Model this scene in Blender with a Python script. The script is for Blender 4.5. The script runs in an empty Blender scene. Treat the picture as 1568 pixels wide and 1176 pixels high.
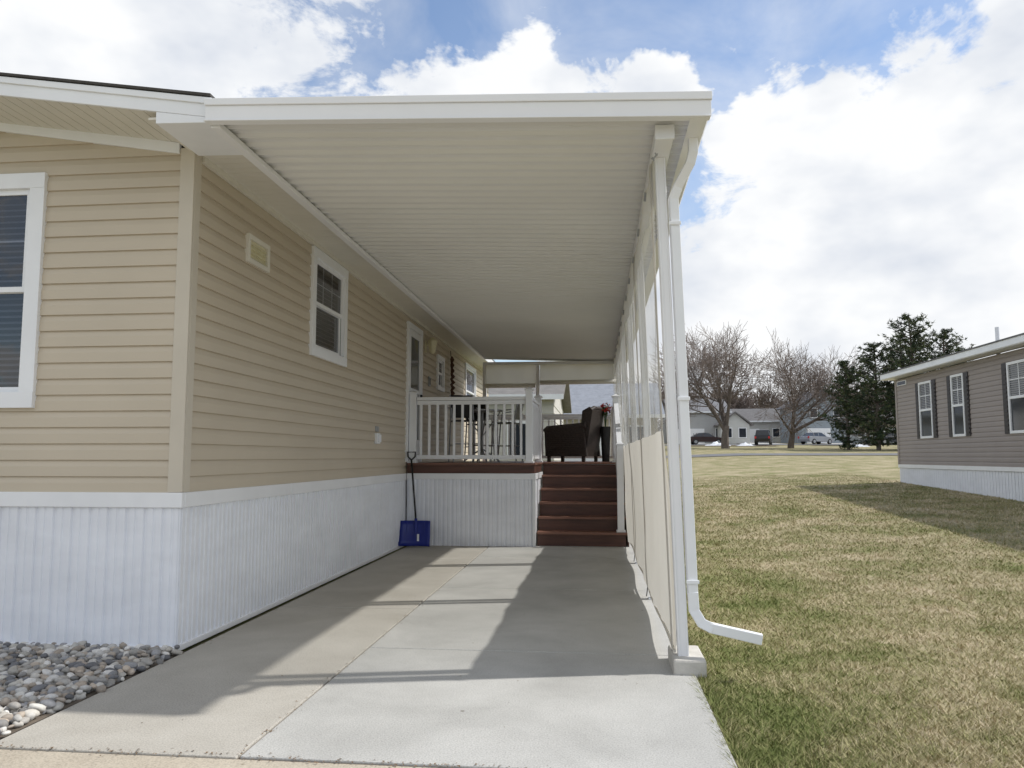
import bpy, math, random, bmesh
import numpy as np
from mathutils import Vector, Matrix, noise
random.seed(7); np.random.seed(7)
scene=bpy.context.scene
scene.view_settings.view_transform='Standard'
scene.view_settings.look='None'
scene.view_settings.exposure=0

# ------------------------------------------------------------ materials
def N(nt,t,**kw):
    n=nt.nodes.new(t)
    for k,v in kw.items(): setattr(n,k,v)
    return n
def L(nt,a,b): nt.links.new(a,b)
def new_mat(name):
    m=bpy.data.materials.new(name); m.use_nodes=True
    return m,m.node_tree,m.node_tree.nodes['Principled BSDF']
def mat(name,col,rough=0.6,var=0.08,scale=3.0,bump=0.0,bscale=60,metal=0.0,spec=0.5,stretch=(1,1,1),emis=None):
    m,nt,b=new_mat(name)
    b.inputs['Roughness'].default_value=rough
    b.inputs['Metallic'].default_value=metal
    b.inputs['Specular IOR Level'].default_value=spec
    geo=N(nt,'ShaderNodeNewGeometry')
    mp=N(nt,'ShaderNodeMapping'); mp.inputs['Scale'].default_value=stretch
    L(nt,geo.outputs['Position'],mp.inputs['Vector'])
    nz=N(nt,'ShaderNodeTexNoise'); nz.inputs['Scale'].default_value=scale; nz.inputs['Detail'].default_value=3; nz.inputs['Roughness'].default_value=0.65
    L(nt,mp.outputs['Vector'],nz.inputs['Vector'])
    r=N(nt,'ShaderNodeValToRGB')
    r.color_ramp.elements[0].position=0.3; r.color_ramp.elements[1].position=0.7
    r.color_ramp.elements[0].color=(*tuple(c*(1-var) for c in col),1); r.color_ramp.elements[1].color=(*tuple(min(1,c*(1+var)) for c in col),1)
    L(nt,nz.outputs['Fac'],r.inputs['Fac'])
    L(nt,r.outputs['Color'],b.inputs['Base Color'])
    if bump>0:
        n2=N(nt,'ShaderNodeTexNoise'); n2.inputs['Scale'].default_value=bscale; n2.inputs['Detail'].default_value=2
        L(nt,geo.outputs['Position'],n2.inputs['Vector'])
        bp=N(nt,'ShaderNodeBump'); bp.inputs['Strength'].default_value=bump; bp.inputs['Distance'].default_value=0.01
        L(nt,n2.outputs['Fac'],bp.inputs['Height']); L(nt,bp.outputs['Normal'],b.inputs['Normal'])
    return m

M={}
M['siding']=mat('siding_tan',(0.550,0.478,0.372),0.5,0.04,0.8,0.05,90)
M['trimtan']=mat('trim_tan',(0.57,0.515,0.425),0.5,0.03)
M['white']=mat('white_vinyl',(0.82,0.83,0.85),0.35,0.04,2.0)
M['skirt']=mat('white_skirting',(0.80,0.82,0.87),0.4,0.06,1.5,0.05,40,stretch=(1,1,2.5))
M['alum']=mat('white_aluminium',(0.81,0.81,0.82),0.4,0.03,1.2)
M['pan']=mat('roof_pan_white',(0.72,0.715,0.70),0.4,0.04,0.6)
M['soffit']=mat('soffit_cream',(0.70,0.67,0.59),0.5,0.03)
M['shingle']=mat('roof_shingle',(0.06,0.055,0.05),0.9,0.3,12,0.4,60)
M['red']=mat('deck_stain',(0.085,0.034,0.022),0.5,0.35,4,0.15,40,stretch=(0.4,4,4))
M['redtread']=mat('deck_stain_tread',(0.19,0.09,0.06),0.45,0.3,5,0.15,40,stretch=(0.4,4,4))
M['black']=mat('black_plastic',(0.015,0.015,0.016),0.4,0.2)
M['wicker']=mat('dark_wicker',(0.045,0.034,0.029),0.45,0.6,45,1.0,70)
M['blue']=mat('blue_plastic',(0.012,0.025,0.23),0.35,0.15,5)
M['grey']=mat('grey_metal',(0.36,0.37,0.38),0.35,0.08,5,metal=0.3)
M['bark']=mat('tree_bark',(0.14,0.115,0.098),0.9,0.25,4)
M['twig']=mat('twig_bark',(0.21,0.17,0.148),0.9,0.2,1)
M['needle']=mat('pine_needles',(0.028,0.048,0.020),0.8,0.5,0.5)
M['needle2']=mat('pine_needles_light',(0.08,0.10,0.036),0.8,0.4,0.5)
M['nsiding']=mat('neighbour_siding',(0.31,0.27,0.25),0.6,0.05,1)
M['shutter']=mat('shutter_dark',(0.03,0.024,0.026),0.5,0.1)
M['snow']=mat('snow',(0.60,0.62,0.66),0.7,0.3,1.5,0.3,5)
M['asphalt']=mat('asphalt',(0.15,0.15,0.155),0.9,0.15,3)
M['flower']=mat('red_flower',(0.55,0.02,0.02),0.6,0.3,20)
M['leaf']=mat('plant_leaf',(0.05,0.10,0.03),0.6,0.3,20)
M['dryleaf']=mat('dry_leaf',(0.16,0.10,0.05),0.8,0.5,30)
M['terra']=mat('pot_clay',(0.2,0.09,0.05),0.7,0.2)
M['cblock']=mat('concrete_block',(0.50,0.48,0.44),0.9,0.12,6,0.3,50)
M['brownorn']=mat('ornament_brown',(0.10,0.05,0.03),0.7,0.3,20)
M['dark']=mat('dark_interior',(0.012,0.012,0.014),0.7,0.2)
M['blind']=mat('blind_slats',(0.30,0.30,0.31),0.6,0.05)
M['cream']=mat('cream_plastic',(0.70,0.66,0.46),0.5,0.08,8)
M['tire']=mat('tyre',(0.02,0.02,0.02),0.8,0.1)
M['bed']=mat('garden_mulch',(0.12,0.08,0.055),0.95,0.3,3)

# thin clear sheets: see-through, reflecting more toward grazing angles
def sheetmat(name,tint,lo,hi,powr,glossr,haze=0.0,hazecol=(0.85,0.85,0.83),bump=0.1):
    m=bpy.data.materials.new(name); m.use_nodes=True; nt=m.node_tree; nt.nodes.clear()
    o=N(nt,'ShaderNodeOutputMaterial'); t=N(nt,'ShaderNodeBsdfTransparent'); g=N(nt,'ShaderNodeBsdfGlossy')
    t.inputs['Color'].default_value=(*tint,1); g.inputs['Roughness'].default_value=glossr
    src=t.outputs[0]
    if haze>0:
        d=N(nt,'ShaderNodeBsdfTranslucent'); d.inputs['Color'].default_value=(*hazecol,1)
        d2=N(nt,'ShaderNodeBsdfDiffuse'); d2.inputs['Color'].default_value=(*hazecol,1)
        ad=N(nt,'ShaderNodeMixShader'); ad.inputs[0].default_value=0.5; L(nt,d.outputs[0],ad.inputs[1]); L(nt,d2.outputs[0],ad.inputs[2])
        mh=N(nt,'ShaderNodeMixShader'); mh.inputs[0].default_value=haze; L(nt,src,mh.inputs[1]); L(nt,ad.outputs[0],mh.inputs[2]); src=mh.outputs[0]
    lw=N(nt,'ShaderNodeLayerWeight'); lw.inputs['Blend'].default_value=0.5
    pw=N(nt,'ShaderNodeMath',operation='POWER'); pw.inputs[1].default_value=powr; L(nt,lw.outputs['Facing'],pw.inputs[0])
    mr=N(nt,'ShaderNodeMapRange'); mr.inputs[3].default_value=lo; mr.inputs[4].default_value=hi; L(nt,pw.outputs[0],mr.inputs[0])
    geo=N(nt,'ShaderNodeNewGeometry'); nz=N(nt,'ShaderNodeTexNoise'); nz.inputs['Scale'].default_value=3; nz.inputs['Detail'].default_value=1
    L(nt,geo.outputs['Position'],nz.inputs['Vector'])
    bp=N(nt,'ShaderNodeBump'); bp.inputs['Strength'].default_value=bump; bp.inputs['Distance'].default_value=0.05
    L(nt,nz.outputs['Fac'],bp.inputs['Height']); L(nt,bp.outputs['Normal'],g.inputs['Normal'])
    mx=N(nt,'ShaderNodeMixShader'); L(nt,mr.outputs[0],mx.inputs[0]); L(nt,src,mx.inputs[1]); L(nt,g.outputs[0],mx.inputs[2])
    L(nt,mx.outputs[0],o.inputs['Surface']); return m
M['glass']=sheetmat('window_glass',(0.45,0.47,0.52),0.10,0.8,3,0.02,bump=0.06)
M['vinyl']=sheetmat('clear_vinyl',(0.95,0.95,0.94),0.03,0.45,5,0.12,haze=0.24)
M['dglass']=mat('dark_glass',(0.03,0.035,0.045),0.08,0.1)

def canvas():
    m,nt,b=new_mat('canvas_cream')
    b.inputs['Roughness'].default_value=0.8
    t=N(nt,'ShaderNodeBsdfTranslucent'); t.inputs['Color'].default_value=(0.76,0.73,0.67,1)
    mx=N(nt,'ShaderNodeMixShader'); mx.inputs[0].default_value=0.36
    geo=N(nt,'ShaderNodeNewGeometry'); nz=N(nt,'ShaderNodeTexNoise'); nz.inputs['Scale'].default_value=2.5; nz.inputs['Detail'].default_value=3
    L(nt,geo.outputs['Position'],nz.inputs['Vector'])
    r=N(nt,'ShaderNodeValToRGB'); r.color_ramp.elements[0].color=(0.69,0.665,0.605,1); r.color_ramp.elements[1].color=(0.77,0.745,0.69,1)
    L(nt,nz.outputs['Fac'],r.inputs['Fac']); L(nt,r.outputs[0],b.inputs['Base Color'])
    bp=N(nt,'ShaderNodeBump'); bp.inputs['Strength'].default_value=0.4; bp.inputs['Distance'].default_value=0.03
    L(nt,nz.outputs['Fac'],bp.inputs['Height']); L(nt,bp.outputs[0],b.inputs['Normal'])
    o=nt.nodes['Material Output']; L(nt,b.outputs[0],mx.inputs[1]); L(nt,t.outputs[0],mx.inputs[2]); L(nt,mx.outputs[0],o.inputs['Surface'])
    return m
M['canvas']=canvas()

def concrete(name,c1,c2):
    m,nt,b=new_mat(name); b.inputs['Roughness'].default_value=0.85
    b.inputs['Specular IOR Level'].default_value=0.3
    geo=N(nt,'ShaderNodeNewGeometry')
    a=N(nt,'ShaderNodeTexNoise'); a.inputs['Scale'].default_value=1.1; a.inputs['Detail'].default_value=7; a.inputs['Roughness'].default_value=0.66; a.inputs['Distortion'].default_value=0.3
    f=N(nt,'ShaderNodeTexNoise'); f.inputs['Scale'].default_value=120; f.inputs['Detail'].default_value=2
    L(nt,geo.outputs['Position'],a.inputs['Vector']); L(nt,geo.outputs['Position'],f.inputs['Vector'])
    r=N(nt,'ShaderNodeValToRGB'); r.color_ramp.elements[0].position=0.3; r.color_ramp.elements[1].position=0.68
    r.color_ramp.elements[0].color=(*c1,1); r.color_ramp.elements[1].color=(*c2,1)
    L(nt,a.outputs['Fac'],r.inputs['Fac'])
    mx=N(nt,'ShaderNodeMix',data_type='RGBA',blend_type='MULTIPLY'); mx.inputs[0].default_value=1
    r2=N(nt,'ShaderNodeValToRGB'); r2.color_ramp.elements[0].position=0.25; r2.color_ramp.elements[1].position=0.6
    r2.color_ramp.elements[0].color=(0.66,0.66,0.66,1); r2.color_ramp.elements[1].color=(1,1,1,1)
    L(nt,f.outputs['Fac'],r2.inputs['Fac']); L(nt,r.outputs[0],mx.inputs[6]); L(nt,r2.outputs[0],mx.inputs[7])
    v=N(nt,'ShaderNodeTexVoronoi'); v.inputs['Scale'].default_value=2.2; L(nt,geo.outputs['Position'],v.inputs['Vector'])
    r3=N(nt,'ShaderNodeValToRGB'); r3.color_ramp.elements[0].position=0.018; r3.color_ramp.elements[1].position=0.03
    r3.color_ramp.elements[0].color=(0.45,0.42,0.38,1); r3.color_ramp.elements[1].color=(1,1,1,1)
    L(nt,v.outputs['Distance'],r3.inputs['Fac'])
    mx2=N(nt,'ShaderNodeMix',data_type='RGBA',blend_type='MULTIPLY'); mx2.inputs[0].default_value=1
    L(nt,mx.outputs[2],mx2.inputs[6]); L(nt,r3.outputs[0],mx2.inputs[7])
    L(nt,mx2.outputs[2],b.inputs['Base Color'])
    bp=N(nt,'ShaderNodeBump'); bp.inputs['Strength'].default_value=0.25; bp.inputs['Distance'].default_value=0.004
    L(nt,f.outputs['Fac'],bp.inputs['Height']); L(nt,bp.outputs[0],b.inputs['Normal'])
    return m
M['conc']=concrete('concrete',(0.385,0.38,0.36),(0.53,0.525,0.50))
M['conc2']=concrete('concrete_tan',(0.42,0.365,0.29),(0.53,0.475,0.385))
M['conc3']=concrete('concrete_side',(0.39,0.365,0.32),(0.51,0.485,0.435))

def grass(name,blade=False):
    m,nt,b=new_mat(name); b.inputs['Roughness'].default_value=0.9; b.inputs['Specular IOR Level'].default_value=0.15
    geo=N(nt,'ShaderNodeNewGeometry')
    mp=N(nt,'ShaderNodeMapping'); mp.inputs['Scale'].default_value=(1,1,0)
    L(nt,geo.outputs['Position'],mp.inputs['Vector'])
    a=N(nt,'ShaderNodeTexNoise'); a.inputs['Scale'].default_value=0.85; a.inputs['Detail'].default_value=7; a.inputs['Roughness'].default_value=0.74
    L(nt,mp.outputs[0],a.inputs['Vector'])
    r=N(nt,'ShaderNodeValToRGB'); e=r.color_ramp.elements
    g=1.36 if blade else 1.0
    def C(x): return (*[min(0.9,q*g) for q in x],1)
    e[0].position=0.33; e[0].color=C((0.125,0.147,0.048))
    e[1].position=0.68; e[1].color=C((0.43,0.36,0.25))
    x=e.new(0.43); x.color=C((0.20,0.196,0.086))
    x=e.new(0.53); x.color=C((0.28,0.25,0.14))
    sx=N(nt,'ShaderNodeSeparateXYZ'); L(nt,geo.outputs['Position'],sx.inputs[0])
    mr=N(nt,'ShaderNodeMapRange'); mr.inputs[1].default_value=0.6; mr.inputs[2].default_value=2.2; mr.inputs[3].default_value=-0.10; mr.inputs[4].default_value=0.03
    L(nt,sx.outputs[0],mr.inputs[0])
    ad=N(nt,'ShaderNodeMath',operation='ADD'); L(nt,a.outputs['Fac'],ad.inputs[0]); L(nt,mr.outputs[0],ad.inputs[1])
    src=ad.outputs[0]
    if blade:
        at=N(nt,'ShaderNodeAttribute'); at.attribute_name='rnd'
        ma=N(nt,'ShaderNodeMath',operation='MULTIPLY_ADD'); ma.inputs[1].default_value=0.24; ma.inputs[2].default_value=-0.12
        L(nt,at.outputs['Fac'],ma.inputs[0])
        ad2=N(nt,'ShaderNodeMath',operation='ADD'); L(nt,src,ad2.inputs[0]); L(nt,ma.outputs[0],ad2.inputs[1]); src=ad2.outputs[0]
    else:
        c=N(nt,'ShaderNodeTexNoise'); c.inputs['Scale'].default_value=14; c.inputs['Detail'].default_value=5
        L(nt,mp.outputs[0],c.inputs['Vector'])
        ma=N(nt,'ShaderNodeMath',operation='MULTIPLY_ADD'); ma.inputs[1].default_value=0.40; ma.inputs[2].default_value=-0.20
        L(nt,c.outputs['Fac'],ma.inputs[0])
        ad2=N(nt,'ShaderNodeMath',operation='ADD'); L(nt,src,ad2.inputs[0]); L(nt,ma.outputs[0],ad2.inputs[1]); src=ad2.outputs[0]
        bp=N(nt,'ShaderNodeBump'); bp.inputs['Strength'].default_value=0.7; bp.inputs['Distance'].default_value=0.04
        L(nt,c.outputs['Fac'],bp.inputs['Height']); L(nt,bp.outputs[0],b.inputs['Normal'])
    L(nt,src,r.inputs['Fac']); L(nt,r.outputs[0],b.inputs['Base Color'])
    return m
M['ground']=grass('lawn_ground'); M['blade']=grass('grass_blades',True)

def attrmat(name,attr='col',rough=0.75):
    m,nt,b=new_mat(name); b.inputs['Roughness'].default_value=rough
    at=N(nt,'ShaderNodeAttribute'); at.attribute_name=attr
    geo=N(nt,'ShaderNodeNewGeometry'); nz=N(nt,'ShaderNodeTexNoise'); nz.inputs['Scale'].default_value=70; nz.inputs['Detail'].default_value=3
    L(nt,geo.outputs['Position'],nz.inputs['Vector'])
    r=N(nt,'ShaderNodeValToRGB'); r.color_ramp.elements[0].color=(0.7,0.7,0.7,1); r.color_ramp.elements[1].color=(1.2,1.2,1.2,1)
    L(nt,nz.outputs['Fac'],r.inputs['Fac'])
    mx=N(nt,'ShaderNodeMix',data_type='RGBA',blend_type='MULTIPLY'); mx.inputs[0].default_value=1
    L(nt,at.outputs['Color'],mx.inputs[6]); L(nt,r.outputs[0],mx.inputs[7]); L(nt,mx.outputs[2],b.inputs['Base Color'])
    return m
M['stone']=attrmat('river_stone')
M['soil']=mat('gravel_soil',(0.14,0.115,0.09),0.95,0.3,10,0.5,40)

# ------------------------------------------------------------ mesh builder
def empty(name,loc=(0,0,0)):
    e=bpy.data.objects.new(name,None); scene.collection.objects.link(e); e.location=loc; e.empty_display_size=0.2
    return e
class MB:
    def __init__(s): s.v=[];s.f=[];s.m=[];s.mats=[]
    def mi(s,k):
        if k not in s.mats: s.mats.append(k)
        return s.mats.index(k)
    def add(s,vs,fs,k):
        o=len(s.v); i=s.mi(k)
        s.v+= [tuple(p) for p in vs]; s.f+=[tuple(a+o for a in f) for f in fs]; s.m+=[i]*len(fs)
    def box(s,x0,x1,y0,y1,z0,z1,k,T=None):
        vs=[(x,y,z) for x in (x0,x1) for y in (y0,y1) for z in (z0,z1)]
        if T: vs=[T(*p) for p in vs]
        s.add(vs,[(0,1,3,2),(4,6,7,5),(0,4,5,1),(2,3,7,6),(0,2,6,4),(1,5,7,3)],k)
    def prism(s,poly,ext0,ext1,axis,k):
        def P(a,b,e):
            return {'y':(a,e,b),'x':(e,a,b),'z':(a,b,e)}[axis]
        n=len(poly); vs=[P(a,b,ext0) for a,b in poly]+[P(a,b,ext1) for a,b in poly]
        fs=[tuple(range(n))[::-1],tuple(range(n,2*n))]+[(i,(i+1)%n,n+(i+1)%n,n+i) for i in range(n)]
        s.add(vs,fs,k)
    def beam(s,p,q,w,h,k,up=Vector((0,0,1))):
        p=Vector(p);q=Vector(q);d=(q-p).normalized()
        if abs(d.dot(up))>0.98: up=Vector((0,1,0))
        r=d.cross(up).normalized();u=r.cross(d)
        vs=[]
        for c in (p,q):
            for a,b in ((-1,-1),(1,-1),(1,1),(-1,1)): vs.append(c+r*a*w/2+u*b*h/2)
        s.add(vs,[(3,2,1,0),(4,5,6,7)]+[(i,(i+1)%4,4+(i+1)%4,4+i) for i in range(4)],k)
    def tube(s,pts,rs,n,k,cap=True):
        pts=[Vector(p) for p in pts]
        if not hasattr(rs,'__len__'): rs=[rs]*len(pts)
        vs=[];fs=[]; r0=None
        for i,p in enumerate(pts):
            if i==0: d=pts[1]-pts[0]
            elif i==len(pts)-1: d=pts[-1]-pts[-2]
            else: d=(pts[i+1]-pts[i]).normalized()+(pts[i]-pts[i-1]).normalized()
            d.normalize()
            if r0 is None:
                a=Vector((0,1,0)) if abs(d.y)<0.9 else Vector((1,0,0))
                r0=d.cross(a).normalized()
            else:
                r0=(r0-d*r0.dot(d)).normalized()
            u=d.cross(r0)
            for j in range(n):
                t=2*math.pi*(j+0.5)/n
                vs.append(p+(r0*math.cos(t)+u*math.sin(t))*rs[i])
        for i in range(len(pts)-1):
            for j in range(n):
                fs.append((i*n+j,i*n+(j+1)%n,(i+1)*n+(j+1)%n,(i+1)*n+j))
        if cap: fs+= [tuple(range(n))[::-1],tuple(range((len(pts)-1)*n,len(pts)*n))]
        s.add(vs,fs,k)
    def cyl(s,c,r,h,n,k,r2=None):
        s.tube([c,(c[0],c[1],c[2]+h)],[r,r if r2 is None else r2],n,k)
    def build(s,name,parent=None,bevel=0,smooth=False,seg=2):
        me=bpy.data.meshes.new(name); me.from_pydata(s.v,[],s.f)
        for k in s.mats: me.materials.append(M[k])
        me.polygons.foreach_set('material_index',s.m)
        if smooth: me.polygons.foreach_set('use_smooth',[True]*len(s.f))
        me.update()
        o=bpy.data.objects.new(name,me); scene.collection.objects.link(o)
        if parent: o.parent=parent
        if bevel>0:
            b=o.modifiers.new('bev','BEVEL'); b.width=bevel; b.segments=seg; b.limit_method='ANGLE'; b.angle_limit=math.radians(40)
        return o

# ------------------------------------------------------------ camera
YAW=math.radians(6.1); PITCH=math.radians(5.3)
cam=bpy.data.cameras.new('camera'); co=bpy.data.objects.new('camera',cam); scene.collection.objects.link(co)
co.location=(0,0,1.33); co.rotation_euler=(math.radians(90)+PITCH,0,YAW)
cam.sensor_width=36; cam.lens=27.55; cam.clip_end=3000; cam.clip_start=0.05
scene.camera=co

# ------------------------------------------------------------ sun + sky
E=math.radians(50); az=math.radians(77)
S=Vector((math.sin(az)*math.cos(E),math.cos(az)*math.cos(E),math.sin(E)))
sl=bpy.data.lights.new('sun','SUN'); sl.energy=4.0; sl.angle=math.radians(1.0); sl.color=(1.0,0.97,0.92)
so=bpy.data.objects.new('sun',sl); scene.collection.objects.link(so); so.rotation_euler=S.to_track_quat('Z','Y').to_euler(); so.location=(20,5,25)
w=bpy.data.worlds.new('World'); scene.world=w; w.use_nodes=True; nt=w.node_tree; nt.nodes.clear()
out=N(nt,'ShaderNodeOutputWorld'); bg=N(nt,'ShaderNodeBackground'); bg.inputs['Strength'].default_value=0.105
L(nt,bg.outputs[0],out.inputs[0])
sky=N(nt,'ShaderNodeTexSky'); sky.sky_type='NISHITA'; sky.sun_disc=False; sky.sun_elevation=E; sky.sun_rotation=az
sky.altitude=200; sky.air_density=1.0; sky.dust_density=0.5; sky.ozone_density=2.0
tc=N(nt,'ShaderNodeTexCoord')
nrm=N(nt,'ShaderNodeVectorMath',operation='NORMALIZE'); L(nt,tc.outputs['Generated'],nrm.inputs[0])
D=nrm.outputs[0]
sep=N(nt,'ShaderNodeSeparateXYZ'); L(nt,D,sep.inputs[0])
def mth(op,a,b=None,c=None,clamp=False):
    n=N(nt,'ShaderNodeMath',operation=op); n.use_clamp=clamp
    for i,x in enumerate((a,b,c)):
        if x is None: continue
        if isinstance(x,(int,float)): n.inputs[i].default_value=x
        else: L(nt,x,n.inputs[i])
    return n.outputs[0]
mp=N(nt,'ShaderNodeMapping'); mp.inputs['Scale'].default_value=(1,1,1.7); L(nt,D,mp.inputs['Vector'])
n1=N(nt,'ShaderNodeTexNoise'); n1.inputs['Scale'].default_value=8.0; n1.inputs['Detail'].default_value=9; n1.inputs['Roughness'].default_value=0.62; n1.inputs['Distortion'].default_value=0.25
L(nt,mp.outputs[0],n1.inputs['Vector'])
n2=N(nt,'ShaderNodeTexNoise'); n2.inputs['Scale'].default_value=7; n2.inputs['Detail'].default_value=4; L(nt,mp.outputs[0],n2.inputs['Vector'])
# domain warp so the cloud masses have ragged outlines
nw=N(nt,'ShaderNodeTexNoise'); nw.inputs['Scale'].default_value=7; nw.inputs['Detail'].default_value=5; nw.inputs['Roughness'].default_value=0.6; L(nt,D,nw.inputs['Vector'])
ws=N(nt,'ShaderNodeVectorMath',operation='SUBTRACT'); L(nt,nw.outputs['Color'],ws.inputs[0]); ws.inputs[1].default_value=(0.5,0.5,0.5)
wm=N(nt,'ShaderNodeVectorMath',operation='SCALE'); L(nt,ws.outputs[0],wm.inputs[0]); wm.inputs['Scale'].default_value=0.26
wa=N(nt,'ShaderNodeVectorMath',operation='ADD'); L(nt,D,wa.inputs[0]); L(nt,wm.outputs[0],wa.inputs[1])
wn=N(nt,'ShaderNodeVectorMath',operation='NORMALIZE'); L(nt,wa.outputs[0],wn.inputs[0]); DW=wn.outputs[0]
blobs=[(-36,27,13,1.0),(-52,20,18,1.0),(-5.5,26.0,4.6,1.0),(-10.5,24.0,4,0.9),(-1.5,25.3,3.5,0.9),(4.0,24.3,2.8,0.85),(-18,23.0,4.5,0.85),
       (20,14,9.5,1.0),(29,17,9,1.0),(14,10,8,1.0),(13,21.5,4.6,0.9),(38,16,12,1.0),(8,7,8,1.0),(24,6,11,1.0),(58,30,16,1.0),
       (120,35,25,0.9),(-120,30,25,0.9),(180,40,25,0.9)]
acc=None
for a,e,r,s_ in blobs:
    ar,er=math.radians(a),math.radians(e)
    v=(math.sin(ar)*math.cos(er),math.cos(ar)*math.cos(er),math.sin(er))
    dn=N(nt,'ShaderNodeVectorMath',operation='DOT_PRODUCT'); L(nt,DW,dn.inputs[0]); dn.inputs[1].default_value=v
    mr=N(nt,'ShaderNodeMapRange'); mr.inputs[1].default_value=math.cos(math.radians(r*1.6)); mr.inputs[2].default_value=math.cos(math.radians(r*0.15)); mr.inputs[3].default_value=0; mr.inputs[4].default_value=s_
    L(nt,dn.outputs['Value'],mr.inputs[0])
    acc=mr.outputs[0] if acc is None else mth('MAXIMUM',acc,mr.outputs[0])
hz=N(nt,'ShaderNodeMapRange'); hz.inputs[1].default_value=0.18; hz.inputs[2].default_value=0.03; hz.inputs[3].default_value=0; hz.inputs[4].default_value=1.0
L(nt,sep.outputs[2],hz.inputs[0]); acc=mth('MAXIMUM',acc,hz.outputs[0])
den=mth('MULTIPLY_ADD',n1.outputs['Fac'],2.2,-1.1)
den=mth('ADD',acc,den)
mk=N(nt,'ShaderNodeMapRange'); mk.interpolation_type='SMOOTHSTEP'; mk.inputs[1].default_value=0.28; mk.inputs[2].default_value=0.66
L(nt,den,mk.inputs[0])
n3=N(nt,'ShaderNodeTexNoise'); n3.inputs['Scale'].default_value=2.6; n3.inputs['Detail'].default_value=6; n3.inputs['Roughness'].default_value=0.6; n3.inputs['Distortion'].default_value=0.6
L(nt,mp.outputs[0],n3.inputs['Vector'])
wk=N(nt,'ShaderNodeMapRange'); wk.inputs[1].default_value=0.42; wk.inputs[2].default_value=0.78; wk.inputs[3].default_value=0.08; wk.inputs[4].default_value=0.7
L(nt,n3.outputs['Fac'],wk.inputs[0])
mask=mth('MAXIMUM',mk.outputs[0],wk.outputs[0])
sh=N(nt,'ShaderNodeMapRange'); sh.inputs[1].default_value=0.32; sh.inputs[2].default_value=0.58; L(nt,n2.outputs['Fac'],sh.inputs[0])
cr=N(nt,'ShaderNodeMix',data_type='RGBA'); cr.inputs[6].default_value=(7.0,7.4,8.1,1); cr.inputs[7].default_value=(9.5,9.6,9.7,1)
L(nt,sh.outputs[0],cr.inputs[0])
hsv=N(nt,'ShaderNodeHueSaturation'); hsv.inputs['Saturation'].default_value=1.05; hsv.inputs['Value'].default_value=1.62
L(nt,sky.outputs[0],hsv.inputs['Color'])
mixc=N(nt,'ShaderNodeMix',data_type='RGBA'); L(nt,mask,mixc.inputs[0]); L(nt,hsv.outputs[0],mixc.inputs[6]); L(nt,cr.outputs[2],mixc.inputs[7])
L(nt,mixc.outputs[2],bg.inputs['Color'])

# ------------------------------------------------------------ terrain
def gz(x,y):
    t=y-9.0
    if t<=0: s=0
    elif t<6: s=t*t/12.0
    else: s=t-3.0
    s=min(s,112)
    k=min(max((y-4)/10.0,0),1); lat=0.034*min(max(x-1.8,0),8)*k*k*(3-2*k)
    return -0.035+0.0290*s+lat
xs=sorted(set([-700,-400,-250,-150,-100,-70]+list(np.arange(-50,1.8,4.0))+list(np.arange(1.8,12,1.0))+list(np.arange(14,51,4))+[70,100,150,250,400,700]))
ys=sorted(set([-300,-100,-50,-20,-10,0,3,4,5,6,7,8]+list(np.arange(9,16,1.0))+list(np.arange(16,150,6.0))+[160,200,300,500,900]))
mb=MB(); vs=[(x,y,gz(x,y)) for y in ys for x in xs]; nx=len(xs)
fs=[(j*nx+i,j*nx+i+1,(j+1)*nx+i+1,(j+1)*nx+i) for j in range(len(ys)-1) for i in range(nx-1)]
mb.add(vs,fs,'ground'); mb.build('lawn_ground',smooth=True)

def strip(name,x0,x1,y0,y1,off,k,nys=6):
    X=[x for x in xs if x0<x<x1]; X=[x0]+X+[x1]
    mb=MB(); Y=np.linspace(y0,y1,nys+1)
    vs=[(x,y,gz(x,y)+off) for y in Y for x in X]; n=len(X); nxs=n-1
    mb.add(vs,[(j*n+i,j*n+i+1,(j+1)*n+i+1,(j+1)*n+i) for j in range(nys) for i in range(nxs)],k)
    return mb.build(name)
strip('road',-200,300,52,57,0.03,'asphalt')
strip('street',-200,300,96,104,0.05,'asphalt')
for x0,x1,y0,y1 in ((13,17,104,110),(19,24.5,104,120),(30,34,104,114)): strip('concrete_drive',x0,x1,y0,y1,0.06,'conc')
for x0,x1,y0,y1 in ((8,20,88,91),(24,30,90,92)): strip('garden_bed',x0,x1,y0,y1,0.05,'bed')

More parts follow.
